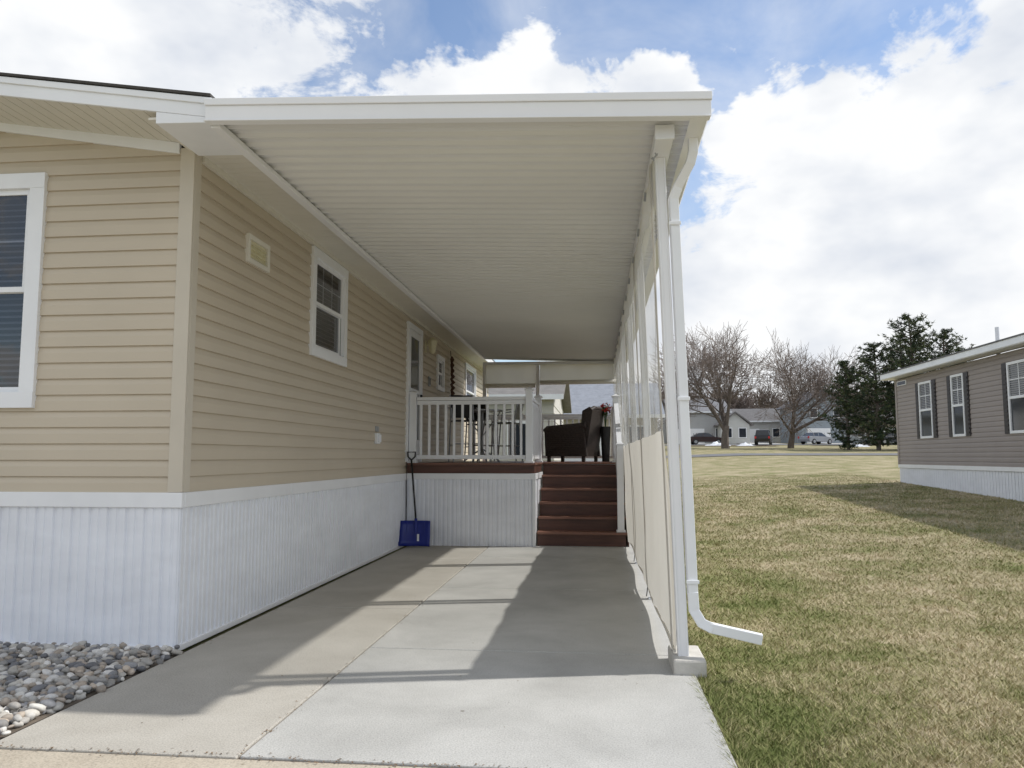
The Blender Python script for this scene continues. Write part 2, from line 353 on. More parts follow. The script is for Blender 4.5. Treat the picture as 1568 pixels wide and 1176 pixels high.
def grass_blades(name,Nn):
    u=np.random.rand(Nn)
    Y=2.9+(30-2.9)*u**2.3
    X=0.615+np.random.rand(Nn)*(np.minimum(0.62*Y+0.2,8.9)-0.4)
    ne=9000
    X[:ne]=0.605+np.abs(np.random.randn(ne))*0.03; Y[:ne]=2.9+9*np.random.rand(ne)**1.5
    zz=np.array([gz(a,b) for a,b in zip(X,Y)])
    fade=np.clip((32-Y)/14,0.25,1)
    h=(0.013+0.024*np.random.rand(Nn))*(1+0.02*Y)*fade; wd=0.0020+0.0005*Y
    h[:ne]*=1.7
    a=np.random.rand(Nn)*2*np.pi; ln=h*(0.5+1.5*np.random.rand(Nn)); la=np.random.rand(Nn)*2*np.pi
    v=np.zeros((Nn,3,3))
    v[:,0,0]=X-np.cos(a)*wd; v[:,0,1]=Y-np.sin(a)*wd; v[:,0,2]=zz-0.004
    v[:,1,0]=X+np.cos(a)*wd; v[:,1,1]=Y+np.sin(a)*wd; v[:,1,2]=zz-0.004
    v[:,2,0]=X+np.cos(la)*ln; v[:,2,1]=Y+np.sin(la)*ln; v[:,2,2]=zz+h
    me=bpy.data.meshes.new(name)
    me.vertices.add(Nn*3); me.vertices.foreach_set('co',v.ravel())
    me.loops.add(Nn*3); me.loops.foreach_set('vertex_index',np.arange(Nn*3))
    me.polygons.add(Nn); me.polygons.foreach_set('loop_start',np.arange(0,Nn*3,3)); me.polygons.foreach_set('loop_total',np.full(Nn,3))
    at=me.attributes.new('rnd','FLOAT','POINT'); at.data.foreach_set('value',np.repeat(np.random.rand(Nn),3))
    me.materials.append(M['blade']); me.update(); me.validate()
    o=bpy.data.objects.new(name,me); scene.collection.objects.link(o)
grass_blades('lawn_grass',210000)

# ------------------------------------------------------------ driveway
drv=empty('driveway')
def slab(x0,x1,y0,y1,k,nm,z=0.0,g=0.006):
    mb=MB(); mb.box(x0+g,x1-g,y0+0.005,y1-0.005,-0.12,z,k); mb.build(nm,drv,bevel=0.007)
rows=[3.48,5.5,8.05,10.6,14.0]
for i in range(4): slab(-1.6,0.60,rows[i],rows[i+1],'conc','main_slab_%d'%i)
rows=[3.47,6.9,10.2,14.0]
for i in range(3): slab(-2.82,-1.6,rows[i],rows[i+1],'conc3','side_slab_%d'%i)
mb=MB()
mb.box(-2.84,0.60,3.0,14.0,-0.11,-0.012,'soil'); mb.build('joint_fill',drv)
ap=MB(); ap.box(-9,1.6,-6,3.465,-0.12,-0.004,'conc2'); ap.build('apron_pavement',bevel=0.008)
mb=MB()
def flake(x,y,z,s):
    a=random.uniform(0,6.28); c,d=math.cos(a)*s,math.sin(a)*s
    mb.add([(x-c,y-d,z),(x+d*0.5,y-c*0.5,z+s*0.3),(x+c,y+d,z+s*0.1),(x-d*0.5,y+c*0.5,z+s*0.2)],[(0,1,2,3)],'dryleaf' if random.random()<0.6 else 'soil')
for i in range(330): flake(random.uniform(-2.8,-0.2) if random.random()<0.75 else random.uniform(-0.2,0.6),3.47+random.gauss(0,0.02),0.003,random.uniform(0.003,0.011))
for i in range(160): flake(-1.6+random.gauss(0,0.02),3.5+8*random.random()**1.5,0.003,random.uniform(0.003,0.010))
for i in range(60): flake(random.uniform(-2.6,0.5),random.uniform(3.7,11),0.003,random.uniform(0.003,0.008))
for i in range(140): flake(-2.84+abs(random.gauss(0,0.05)),random.uniform(5.3,11.6),0.003,random.uniform(0.003,0.012))
mb.build('leaf_debris',drv)

# gravel bed with stones
gb=empty('gravel_bed')
mb=MB(); mb.box(-9,-2.83,3.47,5.3,-0.1,-0.012,'soil'); mb.build('soil_base',gb)
bm=bmesh.new(); bmesh.ops.create_icosphere(bm,subdivisions=2,radius=1)
bv=np.array([v.co[:] for v in bm.verts]); bf=np.array([[v.index for v in f.verts] for f in bm.faces]); bm.free()
def stones(name,pts,parent):
    n=len(pts); nv=len(bv); V=np.zeros((n,nv,3)); C=np.zeros((n,nv,4)); C[...,3]=1
    pal=np.array([(0.42,0.40,0.37),(0.26,0.25,0.24),(0.52,0.49,0.44),(0.36,0.31,0.26),(0.17,0.17,0.18),(0.66,0.64,0.61),(0.31,0.31,0.32),(0.46,0.39,0.32),(0.58,0.56,0.52)])
    for i,(x,y,z) in enumerate(pts):
        s=random.uniform(0.015,0.034); sc=np.array([s*random.uniform(0.9,1.5),s*random.uniform(0.8,1.1),s*random.uniform(0.5,0.85)])
        ph=np.random.rand(3)*6
        d=bv*(1+0.13*np.sin(bv[:,[1,2,0]]*2.6+ph)+0.07*np.sin(bv[:,[2,0,1]]*5+ph[::-1]))
        d=d*sc
        R=np.array(Matrix.Rotation(random.uniform(0,6.28),3,'Z')@Matrix.Rotation(random.uniform(-0.5,0.5),3,'X')@Matrix.Rotation(random.uniform(-0.4,0.4),3,'Y'))
        V[i]=d@R.T+np.array([x,y,z])
        C[i,:,:3]=pal[random.randrange(len(pal))]*random.uniform(0.75,1.2)
    F=(bf[None]+ (np.arange(n)*nv)[:,None,None]).reshape(-1,3)
    me=bpy.data.meshes.new(name); me.from_pydata(V.reshape(-1,3).tolist(),[],F.tolist())
    at=me.color_attributes.new('col','FLOAT_COLOR','POINT'); at.data.foreach_set('color',C.ravel())
    me.polygons.foreach_set('use_smooth',[True]*len(F)); me.materials.append(M['stone']); me.update()
    o=bpy.data.objects.new(name,me); scene.collection.objects.link(o); o.parent=parent
pts=[]
for layer in range(2):
    x=-5.0
    while x<-2.86:
        y=3.5
        while y<5.24:
            pts.append((x+random.uniform(-.02,.02),y+random.uniform(-.02,.02),0.0+0.022*layer+random.uniform(-.006,.012)))
            y+=0.043 if layer==0 else 0.06
        x+=0.045 if layer==0 else 0.062
pts+= [(random.uniform(-2.86,-2.8),random.uniform(3.6,5.2),0.012) for _ in range(8)]
stones('gravel_stones',pts,gb)

# ------------------------------------------------------------ mobile home
home=empty('mobile_home',(0,0,0))
WX=-2.90; WY=5.26; ZB=1.075; ZT=3.57; SL=0.15
FG=lambda u,n,z:(u,WY-n,z)
FS=lambda u,n,z:(WX+n,u,z)
FARY=21.0; FARX=-11.0
wins=[('window_front',FG,-5.35,-4.02,1.68,3.42,0.115),('window_side',FS,7.62,8.74,2.36,3.49,0.10),('window_small',FS,14.0,14.65,2.55,3.2,0.08),('window_rear',FS,17.1,18.6,2.2,3.42,0.08)]
def siding(name,F,u0,u1f,z0,z1,h,k,parent,holes=(),lip=0.019):
    mb=MB(); z=z0
    while z<z1-1e-4:
        zt=min(z+h,z1); zm=z+0.6*(zt-z)
        def nn(q):
            return lip-0.002*(q-z)/(zm-z) if q<=zm else (lip-0.002)+(0.003-lip+0.002)*(q-zm)/(zt-zm)
        cuts=sorted(set([z,zm,zt]+[q for hh in holes for q in (hh[2],hh[3]) if z<q<zt]))
        for a,b in zip(cuts[:-1],cuts[1:]):
            mid=(a+b)/2; segs=[]; cur=u0
            for hh in sorted(holes):
                if hh[2]<mid<hh[3]: segs.append((cur,hh[0],False)); cur=hh[1]
            segs.append((cur,None,True))
            for s0,s1,last in segs:
                ea,eb=(u1f(a),u1f(b)) if last else (s1,s1)
                mb.add([F(s0,nn(a),a),F(ea,nn(a),a),F(eb,nn(b),b),F(s0,nn(b),b)],[(0,1,2,3)],k)
                if a==z: mb.add([F(s0,0.0,a),F(ea,0.0,a),F(ea,lip,a),F(s0,lip,a)],[(0,1,2,3)],k)
        z=zt
    return mb.build(name,parent)
def holes_for(F): return [(a+tw*0.7,b-tw*0.7,c+tw*0.7,d-tw*0.7) for nm,FF,a,b,c,d,tw in wins if FF is F]
siding('siding_gable',FG,FARX,lambda z: WX if z<=ZT else WX-(z-ZT)/SL,ZB,ZT+SL*(7.0-2.9)-0.02,0.1165,'siding',home,holes_for(FG))
siding('siding_side',FS,WY,lambda z:FARY,ZB,ZT,0.1165,'siding',home,holes_for(FS))
mb=MB()
mb.box(FARX,WX-0.2,WY+0.2,FARY,0.0,ZT-0.02,'dark')
mb.build('wall_core',home)
def ribs(name,F,u0,u1,z0,z1,parent,k='skirt',pitch=0.136,base=0.0):
    mb=MB(); prof=[]
    u=u0
    while u<u1:
        for du,n in ((0,0.0),(0.022,0.0),(0.029,0.014),(0.062,0.014),(0.067,0.007),(0.083,0.007),(0.088,0.014),(0.128,0.014)):
            if u+du<u1: prof.append((u+du,n+base))
        u+=pitch
    prof.append((u1,base))
    vs=[F(a,n,z0) for a,n in prof]+[F(a,n,z1) for a,n in prof]; n=len(prof)
    mb.add(vs,[(i,i+1,n+i+1,n+i) for i in range(n-1)],k)
    return mb.build(name,parent)
ribs('skirting_gable',FG,-9,WX+0.01,0.0,0.98,home)
ribs('skirting_side',FS,WY-0.01,FARY,0.0,0.98,home)
mb=MB()
mb.box(-9,-4.31,-0.01,0.03,0.975,1.08,'white',FG); mb.box(-4.305,WX+0.03,-0.01,0.03,0.975,1.08,'white',FG)
mb.box(WY+0.012,7.2,-0.01,0.032,0.975,1.08,'white',FS); mb.box(7.204,FARY,-0.01,0.032,0.975,1.08,'white',FS)
mb.box(-9,WX+0.018,-0.01,0.024,-0.03,0.03,'white',FG)
mb.box(WY+0.012,FARY,-0.01,0.024,-0.01,0.03,'white',FS)
mb.build('skirting_trim',home,bevel=0.004)
mb=MB()
mb.box(WX-0.085,WX+0.024,-0.001,0.024,ZB+0.006,ZT,'trimtan',FG)
mb.box(WY+0.002,WY+0.085,-0.001,0.0245,ZB+0.006,ZT,'trimtan',FS)
mb.build('corner_trim',home,bevel=0.005)
EX=-2.47; FY=4.68; RX=-7.0
def zroof(x): return 3.68+SL*(EX-x) if x>RX else 3.68+SL*(EX-RX)-SL*(RX-x)
mb=MB()
poly=[(EX,3.665),(EX,3.682),(RX,zroof(RX)+0.002),(FARX-0.4,zroof(FARX-0.4)+0.002),(FARX-0.4,zroof(FARX-0.4)-0.015),(RX,zroof(RX)-0.015)]
mb.prism(poly,FY-0.02,FARY+0.4,'y','shingle')
mb.build('roof_shingles',home)
mb=MB()
mb.prism([(EX,3.53),(EX,3.662),(RX,zroof(RX)-0.018),(RX,zroof(RX)-0.15)],FY,FY+0.02,'y','white')
mb.prism([(EX+0.002,3.615),(EX+0.002,3.658),(RX,zroof(RX)-0.022),(RX,zroof(RX)-0.065)],FY-0.012,FY-0.001,'y','white')
mb.prism([(WX-0.09,3.525),(WX-0.09,3.605),(RX,4.275),(RX,4.185)],WY-0.035,WY+0.0,'y','white')
mb.prism([(EX-0.38,3.505),(EX-0.0,3.495),(EX-0.0,3.529),(EX-0.38,3.585)],FY+0.001,FY+0.56,'y','white')
mb.box(EX-0.02,EX,FY+0.021,FARY+0.4,3.515,3.655,'white')
mb.build('roof_fascia',home,bevel=0.003)
mb=MB(); x=EX-0.38
while x>RX:
    mb.prism([(x,3.586+SL*(EX-0.38-x)),(x,3.60+SL*(EX-0.38-x)),(x-0.095,3.60+SL*(EX-0.285-x)),(x-0.095,3.586+SL*(EX-0.285-x))],FY+0.02,WY+0.02,'y','soffit')
    mb.prism([(x-0.095,3.594+SL*(EX-0.285-x)),(x-0.095,3.60+SL*(EX-0.285-x)),(x-0.102,3.60+SL*(EX-0.278-x)),(x-0.102,3.594+SL*(EX-0.278-x))],FY+0.02,WY+0.02,'y','soffit'); x-=0.102
mb.build('soffit_gable',home)
mb=MB(); y=FY+0.03
while y<FARY:
    mb.box(EX-0.45,EX-0.021,y,y+0.095,3.545,3.56,'soffit'); mb.box(EX-0.45,EX-0.021,y+0.095,y+0.10,3.552,3.56,'soffit'); y+=0.10
mb.box(WX+0.0,WX+0.04,WY+0.09,FARY,3.50,3.546,'soffit')
mb.build('soffit_eave',home)

def window(name,F,u0,u1,z0,z1,parent,tw=0.10,grid=(3,2),lower_grid=True):
    mb=MB(); n=0.02; g=0.0
    mb.box(u0,u1,g,n+0.028,z1-tw,z1,'white',F); mb.box(u0,u1,g,n+0.030,z0,z0+tw,'white',F)
    mb.box(u0,u0+tw,g,n+0.026,z0+tw,z1-tw,'white',F); mb.box(u1-tw,u1,g,n+0.026,z0+tw,z1-tw,'white',F)
    a,b,c,d=u0+tw,u1-tw,z0+tw,z1-tw; s=0.04; mid=(c+d)/2
    for (zz0,zz1,nf,nb) in ((c,mid+0.018,-0.004,-0.03),(mid-0.018,d,0.018,-0.003)):
        mb.box(a,a+s,nb,nf,zz0,zz1,'white',F); mb.box(b-s,b,nb,nf,zz0,zz1,'white',F)
        mb.box(a+s,b-s,nb,nf-0.001,zz0,zz0+s,'white',F); mb.box(a+s,b-s,nb,nf-0.001,zz1-s,zz1,'white',F)
    def munt(z0,z1,nf):
        for i in range(1,grid[0]):
            uu=a+s+(b-a-2*s)*i/grid[0]; mb.box(uu-0.007,uu+0.007,nf-0.006,nf,z0,z1,'white',F)
        for j in range(1,grid[1]):
            zz=z0+(z1-z0)*j/grid[1]; mb.box(a+s,b-s,nf-0.005,nf-0.001,zz-0.007,zz+0.007,'white',F)
    munt(mid+0.02,d-s,0.001)
    mb.box(a-0.004,a,-0.12,-0.001,c,d,'dark',F); mb.box(b,b+0.004,-0.12,-0.001,c,d,'dark',F)
    mb.box(a,b,-0.12,-0.001,c-0.004,c,'dark',F); mb.box(a,b,-0.12,-0.001,d,d+0.004,'dark',F)
    mb.build(name,parent,bevel=0.003)
    mg=MB(); mg.add([F(a,0.0035,mid),F(b,0.0035,mid),F(b,0.0035,d),F(a,0.0035,d)],[(0,1,2,3)],'glass')
    mg.add([F(a,-0.016,c),F(b,-0.016,c),F(b,-0.016,mid),F(a,-0.016,mid)],[(0,1,2,3)],'glass'); mg.build(name+'_glass',parent)
    mb=MB(); mb.add([F(a,-0.119,c),F(b,-0.119,c),F(b,-0.119,d),F(a,-0.119,d)],[(0,1,2,3)],'dark')
    z=c+0.02
    while z<d-0.03:
        mb.add([F(a+0.02,-0.055,z),F(b-0.02,-0.055,z),F(b-0.02,-0.08,z+0.022),F(a+0.02,-0.08,z+0.022)],[(0,1,2,3)],'blind'); z+=0.045
    mb.build(name+'_interior',parent)
for nm,F,a,b,c,d,tw in wins: window(nm,F,a,b,c,d,home,tw=tw)

mb=MB(); F=FS
d0,d1,zb,zt=11.72,12.72,1.25,3.42
mb.box(d0,d0+0.09,0,0.05,zb,zt,'white',F); mb.box(d1-0.09,d1,0,0.05,zb,zt,'white',F); mb.box(d0+0.09,d1-0.09,0,0.049,zt-0.09,zt,'white',F)
a,b=d0+0.10,d1-0.10
mb.box(a,a+0.09,0.01,0.045,zb,zt-0.10,'white',F); mb.box(b-0.09,b,0.01,0.045,zb,zt-0.10,'white',F)
mb.box(a+0.09,b-0.09,0.01,0.044,zt-0.20,zt-0.10,'white',F); mb.box(a+0.09,b-0.09,0.01,0.044,zb,zb+0.35,'white',F); mb.box(a+0.09,b-0.09,0.01,0.044,2.33,2.40,'white',F)
mb.box(a+0.09,b-0.09,0.0,0.025,zb+0.35,zt-0.2,'dglass',F)
mb.box(b-0.07,b-0.03,0.045,0.08,2.2,2.34,'black',F)
mb.build('storm_door',home,bevel=0.004)
mb=MB(); y=13.05
mb.box(y-0.05,y+0.05,0.018,0.035,3.1,3.3,'cream',F); mb.tube([FS(y,0.03,3.22),FS(y,0.10,3.26),FS(y,0.14,3.3)],0.012,8,'cream')
mb.tube([FS(y,0.14,3.08),FS(y,0.14,3.12),FS(y,0.14,3.28),FS(y,0.14,3.30),FS(y,0.14,3.36)],[0.03,0.055,0.085,0.095,0.015],6,'cream')
mb.build('wall_lantern',home)
mb=MB()
for q in ((6.12,6.16,2.95,3.19),(6.51,6.55,2.95,3.19)): mb.box(q[0],q[1],0,0.045,q[2],q[3],'soffit',F)
for q in ((2.95,2.99),(3.15,3.19)): mb.box(6.16,6.51,0,0.044,q[0],q[1],'soffit',F)
mb.box(6.16,6.51,0,0.02,2.99,3.15,'cream',F)
for i in range(4): mb.prism([(WX+0.02,3.0+i*0.037),(WX+0.04,2.995+i*0.037),(WX+0.02,3.03+i*0.037)],6.17,6.50,'y','cream')
o=mb.build('wall_vent',home,bevel=0.003)
mb=MB()
mb.box(10.05,10.20,0.01,0.05,1.50,1.64,'white',F); mb.box(10.07,10.18,0.05,0.07,1.52,1.62,'white',F); mb.box(10.05,10.20,0.01,0.03,1.66,1.73,'grey',F)
mb.build('outlet_cover',home,bevel=0.004)
mb=MB(); y=13.35
mb.box(y-0.06,y+0.06,0.018,0.04,2.55,2.72,'grey',F); mb.box(y-0.04,y+0.04,0.04,0.045,2.58,2.69,'black',F); mb.build('thermometer',home,bevel=0.003)
mb=MB(); y=15.2
mb.tube([FS(y,0.05,3.42),FS(y,0.06,3.3)],0.006,5,'black')
for i in range(9):
    a_=i*0.7; mb.tube([FS(y+0.05*math.cos(a_),0.07,3.3-i*0.11),FS(y-0.07*math.cos(a_),0.10,3.24-i*0.11),FS(y+0.02,0.07,3.18-i*0.11)],[0.02,0.045,0.02],6,'brownorn')
mb.build('hanging_ornament',home)

# ------------------------------------------------------------ carport
cp=empty('carport')
CX0,CX1,CY0,CY1=-2.45,0.66,4.66,17.1
ZL,ZR=3.50,3.385
def zc(x): return ZL+(ZR-ZL)*(x-CX0)/(CX1-CX0)
mb=MB(); prof=[]; y=CY0+0.012; p=0.152
while y<CY1-0.02:
    for dy,z in ((0,0.0),(0.010,0.026),(0.060,0.030),(0.065,0.018),(0.079,0.018),(0.084,0.030),(0.134,0.026),(0.144,0.0)):
        if y+dy<CY1: prof.append((y+dy,z))
    y+=p
n=len(prof)
vs=[(CX0-0.015,a,zc(CX0)+0.012+z) for a,z in prof]+[(CX1-0.03,a,zc(CX1)+0.012+z) for a,z in prof]
mb.add(vs,[(i,n+i,n+i+1,i+1) for i in range(n-1)],'pan')
vs=[(CX0-0.015,CY0+0.01,zc(CX0)+0.09),(CX1-0.03,CY0+0.01,zc(CX1)+0.09),(CX1-0.03,CY1,zc(CX1)+0.09),(CX0-0.015,CY1,zc(CX0)+0.09)]
mb.add(vs,[(0,1,2,3)],'alum')
mb.build('roof_pans',cp)
mb=MB()
for yy,sgn in ((CY0,1),(CY1,-1)):
    y0,y1=(yy-0.02,yy+0.008) if sgn>0 else (yy-0.008,yy+0.02)
    mb.prism([(CX0-0.04,ZL-0.005),(CX1+0.05,ZR-0.01),(CX1+0.05,ZR+0.085),(CX0-0.04,ZL+0.09)],y0,y1,'y','alum')
    y0,y1=(yy-0.032,yy+0.004) if sgn>0 else (yy-0.004,yy+0.032)
    mb.prism([(CX0-0.045,ZL+0.0905),(CX1+0.055,ZR+0.0855),(CX1+0.055,ZR+0.135),(CX0-0.045,ZL+0.135)],y0,y1,'y','alum')
    mb.prism([(CX0-0.045,ZL-0.015),(CX1+0.045,ZR-0.02),(CX1+0.045,ZR-0.0105),(CX0-0.045,ZL-0.0055)],yy-0.03 if sgn>0 else yy-0.04,yy+0.04 if sgn>0 else yy+0.03,'y','alum')
mb.box(CX0-0.035,CX0+0.03,CY0+0.05,CY1-0.05,ZL-0.03,ZL+0.008,'alum')
mb.box(CX0-0.018,CX0-0.010,CY0+0.05,CY1-0.05,ZL+0.01,ZL+0.09,'alum')
gx0,gx1=CX1-0.075,CX1+0.05
mb.prism([(gx0,ZR-0.02),(gx1-0.02,ZR-0.02),(gx1,ZR+0.02),(gx1,ZR+0.12),(gx1-0.006,ZR+0.12),(gx1-0.006,ZR+0.02),(gx1-0.023,ZR-0.014),(gx0,ZR-0.014)],CY0+0.01,CY1-0.01,'y','alum')
mb.box(0.39,0.50,CY0+0.16,CY1-0.1,ZR-0.075,ZR+0.012,'alum')
mb.box(0.385,0.505,CY0+0.13,CY0+0.159,ZR-0.085,ZR+0.008,'alum')
mb.build('fascia_and_gutter',cp,bevel=0.004)
def px(z): return 0.535-(0.535-0.44)*z/3.3
posty=[5.15,7.62,10.1,12.6,14.9,17.0]
mb=MB()
for y in posty:
    w_=0.068
    mb.beam((px(0),y,-0.03),(px(3.31),y,3.31),w_,w_,'alum',up=Vector((0,1,0)))
    for s in (-1,1): mb.beam((px(0)+s*0.026,y-0.037,0.0),(px(3.3)+s*0.026,y-0.037,3.3),0.012,0.008,'alum',up=Vector((0,1,0)))
    mb.box(px(0)-0.06,px(0)+0.06,y-0.045,y+0.045,-0.005,0.012,'alum')
mb.build('posts',cp,bevel=0.004)
mb=MB(); y=5.12
def dsx(z): return px(z)+0.074
pts=[(0.64,4.98,ZR-0.015),(0.64,4.99,ZR-0.10),(0.625,5.01,ZR-0.16),(dsx(3.05)+0.03,y-0.02,3.10),(dsx(3.0),y-0.005,3.02),(dsx(2.9),y,2.92),(dsx(0.5),y,0.47)]
mb.tube(pts,0.042,4,'white')
mb.tube([(dsx(0.5),y,0.485),(dsx(0.4)+0.004,y,0.37),(dsx(0.3)+0.045,y-0.01,0.295),(dsx(0.3)+0.11,y-0.02,0.265)],0.045,4,'white')
mb.tube([(dsx(0.3)+0.09,y-0.017,0.272),(1.00,y-0.06,0.215)],[0.042,0.043],4,'white')
for z in (0.55,1.7,2.85): mb.box(dsx(z)-0.04,dsx(z)+0.04,y-0.043,y-0.034,z-0.012,z+0.012,'white')
for k in range(7): mb.tube([(0.40+0.02*math.sin(k),4.97+0.02*k,ZR-0.10),(0.40,4.97+0.02*k,ZR-0.11)],0.006,5,'grey')
mb.build('downspout',cp,bevel=0.008)
mb=MB(); mb.box(0.46,0.66,5.02,5.42,-0.1,0.09,'cblock'); mb.build('footing_block',cp,bevel=0.015)

def sheet(name,k,z0,z1,y0,y1,xoff,amp,ny=160,nz=10,slack=0.0):
    mb=MB(); Y=np.linspace(y0,y1,ny+1);Z=np.linspace(z0,z1,nz+1); vs=[]
    for z in Z:
        for y in Y:
            t=noise.noise(Vector((y*1.3,z*0.9,xoff*3)))*amp+0.5*amp*noise.noise(Vector((y*4.0,z*1.5,2)))
            vs.append((px(z)+xoff+t,y,z+ (slack*math.sin(y*2.5) if z==z0 else 0)))
    n=ny+1
    mb.add(vs,[(j*n+i,j*n+i+1,(j+1)*n+i+1,(j+1)*n+i) for j in range(nz) for i in range(ny)],k)
    return mb.build(name,cp,smooth=True)
xo=-0.052
sheet('curtain_canvas_lower','canvas',0.10,1.50,5.16,16.95,xo,0.04,slack=0.02)
sheet('curtain_clear_window','vinyl',1.50,3.02,5.16,16.95,xo,0.04)
sheet('curtain_canvas_upper','canvas',3.02,3.31,5.16,16.95,xo,0.04,nz=3)
mb=MB()
for y in posty:
    pts=[(px(z)+xo-0.006,y+0.10,z) for z in np.linspace(0.10,3.3,8)]
    for a,b in zip(pts[:-1],pts[1:]): mb.beam(a,b,0.10,0.004,'canvas',up=Vector((1,0,0)))
mb.build('curtain_seams',cp)
mb=MB()
mb.tube([(px(0.1)+xo,y,0.10+0.02*math.sin(y*2.5)) for y in np.linspace(5.16,16.9,60)],0.010,6,'canvas')
for y in (5.25,7.7,10.2,12.7): mb.tube([(px(0.1)+xo,y,0.12),(px(0.1)+xo-0.015,y+0.02,0.005)],0.005,5,'black')
for y in np.arange(5.5,16,0.9): mb.tube([(px(3.0)+xo-0.03,y,3.2),(px(3.0)+xo-0.035,y,3.14)],0.010,6,'grey')
mb.build('curtain_hem',cp)
mb=MB()
yb=17.0
for x in (-2.42,-1.25): mb.box(x-0.04,x+0.04,yb-0.04,yb+0.04,1.2,3.40,'alum')
mb.box(-2.46,0.45,yb-0.05,yb+0.05,3.33,3.40,'alum')
mb.build('rear_frame',cp,bevel=0.004)
def rsheet(name,k,x0,x1,z0,z1):
    mb=MB(); X=np.linspace(x0,x1,25);Z=np.linspace(z0,z1,7); vs=[]
    for z in Z:
        for x in X: vs.append((x,yb-0.06+0.02*noise.noise(Vector((x*3,z*2,5)))+0.02*math.sin(x*9),z+ (0.02*math.sin(x*5) if z==z0 else 0)))
    mb.add(vs,[(j*25+i,j*25+i+1,(j+1)*25+i+1,(j+1)*25+i) for j in range(6) for i in range(24)],k); mb.build(name,cp,smooth=True)
rsheet('rear_valance_left','canvas',-2.40,-1.28,2.88,3.33); rsheet('rear_valance_right','canvas',-1.2,0.45,2.93,3.33)
mb=MB(); mb.tube([(-2.4,yb-0.09,2.87),(-1.3,yb-0.09,2.87)],0.05,8,'canvas'); mb.tube([(-1.2,yb-0.09,2.93),(0.45,yb-0.09,2.94)],0.05,8,'canvas'); mb.build('rear_rolled_panels',cp,smooth=True)

# ------------------------------------------------------------ deck
dk=empty('deck')
DZ=1.235; DY=11.75; SX=-0.92; TY=13.30; DR=0.40
mb=MB()
y=DY-0.02
while y<17.0:
    xr=SX+0.02 if y+0.07<TY else DR
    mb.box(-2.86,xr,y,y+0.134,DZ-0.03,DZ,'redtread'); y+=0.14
mb.build('deck_boards',dk,bevel=0.004)
mb=MB()
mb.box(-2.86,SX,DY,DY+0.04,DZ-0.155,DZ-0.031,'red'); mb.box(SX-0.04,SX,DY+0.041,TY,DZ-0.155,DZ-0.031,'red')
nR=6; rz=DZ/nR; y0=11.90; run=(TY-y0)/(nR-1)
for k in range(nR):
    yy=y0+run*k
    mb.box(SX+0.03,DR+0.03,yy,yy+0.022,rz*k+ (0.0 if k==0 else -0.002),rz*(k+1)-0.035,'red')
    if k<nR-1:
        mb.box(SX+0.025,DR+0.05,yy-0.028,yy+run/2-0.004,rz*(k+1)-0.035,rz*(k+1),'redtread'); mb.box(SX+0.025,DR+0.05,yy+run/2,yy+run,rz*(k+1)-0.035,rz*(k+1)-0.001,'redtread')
mb.build('stairs',dk,bevel=0.004)
mb=MB()
mb.prism([(y0-0.02,0),(TY,0),(TY,DZ),(TY-0.1,DZ),(y0-0.02,rz*0.9)],DR+0.055,DR+0.075,'x','red'); mb.build('stair_stringer',dk)
FD=lambda u,n,z:(u,DY-n,z)
ribs('deck_skirting_front',FD,-2.86,SX,0.0,DZ-0.2,dk,base=-0.02)
FD2=lambda u,n,z:(SX+n,u,z)
ribs('deck_skirting_side',FD2,DY,TY+0.1,0.0,DZ-0.2,dk,base=-0.01)
mb=MB()
mb.box(-2.86,SX+0.022,-0.02,0.015,DZ-0.245,DZ-0.156,'white',FD); mb.box(DY-0.012,TY,0.006,0.024,DZ-0.245,DZ-0.156,'white',FD2)
mb.box(SX-0.03,SX+0.02,-0.02,0.012,0.0,DZ-0.246,'white',FD)
mb.build('deck_skirting_trim',dk,bevel=0.004)
def rail(mb,p,q,zb0,zb1,h=0.98,bal=0.125):
    p=Vector(p);q=Vector(q); Ln=(q-p).length; n=max(1,int(Ln/bal))
    a=Vector((p.x,p.y,zb0));b=Vector((q.x,q.y,zb1))
    up=Vector((0,0,1))
    mb.beam(a+up*h,b+up*h,0.075,0.05,'white'); mb.beam(a+up*(h-0.06),b+up*(h-0.06),0.04,0.06,'white'); mb.beam(a+up*0.09,b+up*0.09,0.045,0.06,'white')
    for i in range(n):
        t=(i+0.5)/n; c=a.lerp(b,t); mb.beam(c+up*0.1,c+up*(h-0.07),0.036,0.036,'white',up=Vector((0,1,0)))
def newel(mb,x,y,z0,z1,w=0.105):
    mb.box(x-w/2,x+w/2,y-w/2,y+w/2,z0,z1,'white'); c=w/2+0.018
    mb.box(x-c,x+c,y-c,y+c,z1,z1+0.02,'white'); 
    mb.add([(x-c+.01,y-c+.01,z1+.02),(x+c-.01,y-c+.01,z1+.02),(x+c-.01,y+c-.01,z1+.02),(x-c+.01,y+c-.01,z1+.02),(x,y,z1+.055)],[(0,1,4),(1,2,4),(2,3,4),(3,0,4)],'white')
    mb.box(x-c,x+c,y-c,y+c,z0,z0+0.03,'white')
mb=MB()
newel(mb,-2.79,DY+0.07,DZ,DZ+1.06); newel(mb,SX-0.08,DY+0.07,DZ,DZ+1.10); newel(mb,SX-0.05,TY+0.02,DZ,DZ+1.10)
rail(mb,(-2.73,DY+0.07,0),(SX-0.14,DY+0.07,0),DZ,DZ)
rail(mb,(SX-0.07,DY+0.13,0),(SX-0.06,TY-0.04,0),DZ,DZ)
newel(mb,DR-0.04,y0+0.10,rz,rz+1.30,0.10); newel(mb,DR-0.06,TY+0.05,DZ,DZ+1.10)
rail(mb,(DR-0.04,y0+0.15,0),(DR-0.06,TY,0),rz+0.25,DZ+0.05,0.92)
rail(mb,(DR-0.06,TY+0.1,0),(DR-0.06,16.8,0),DZ,DZ)
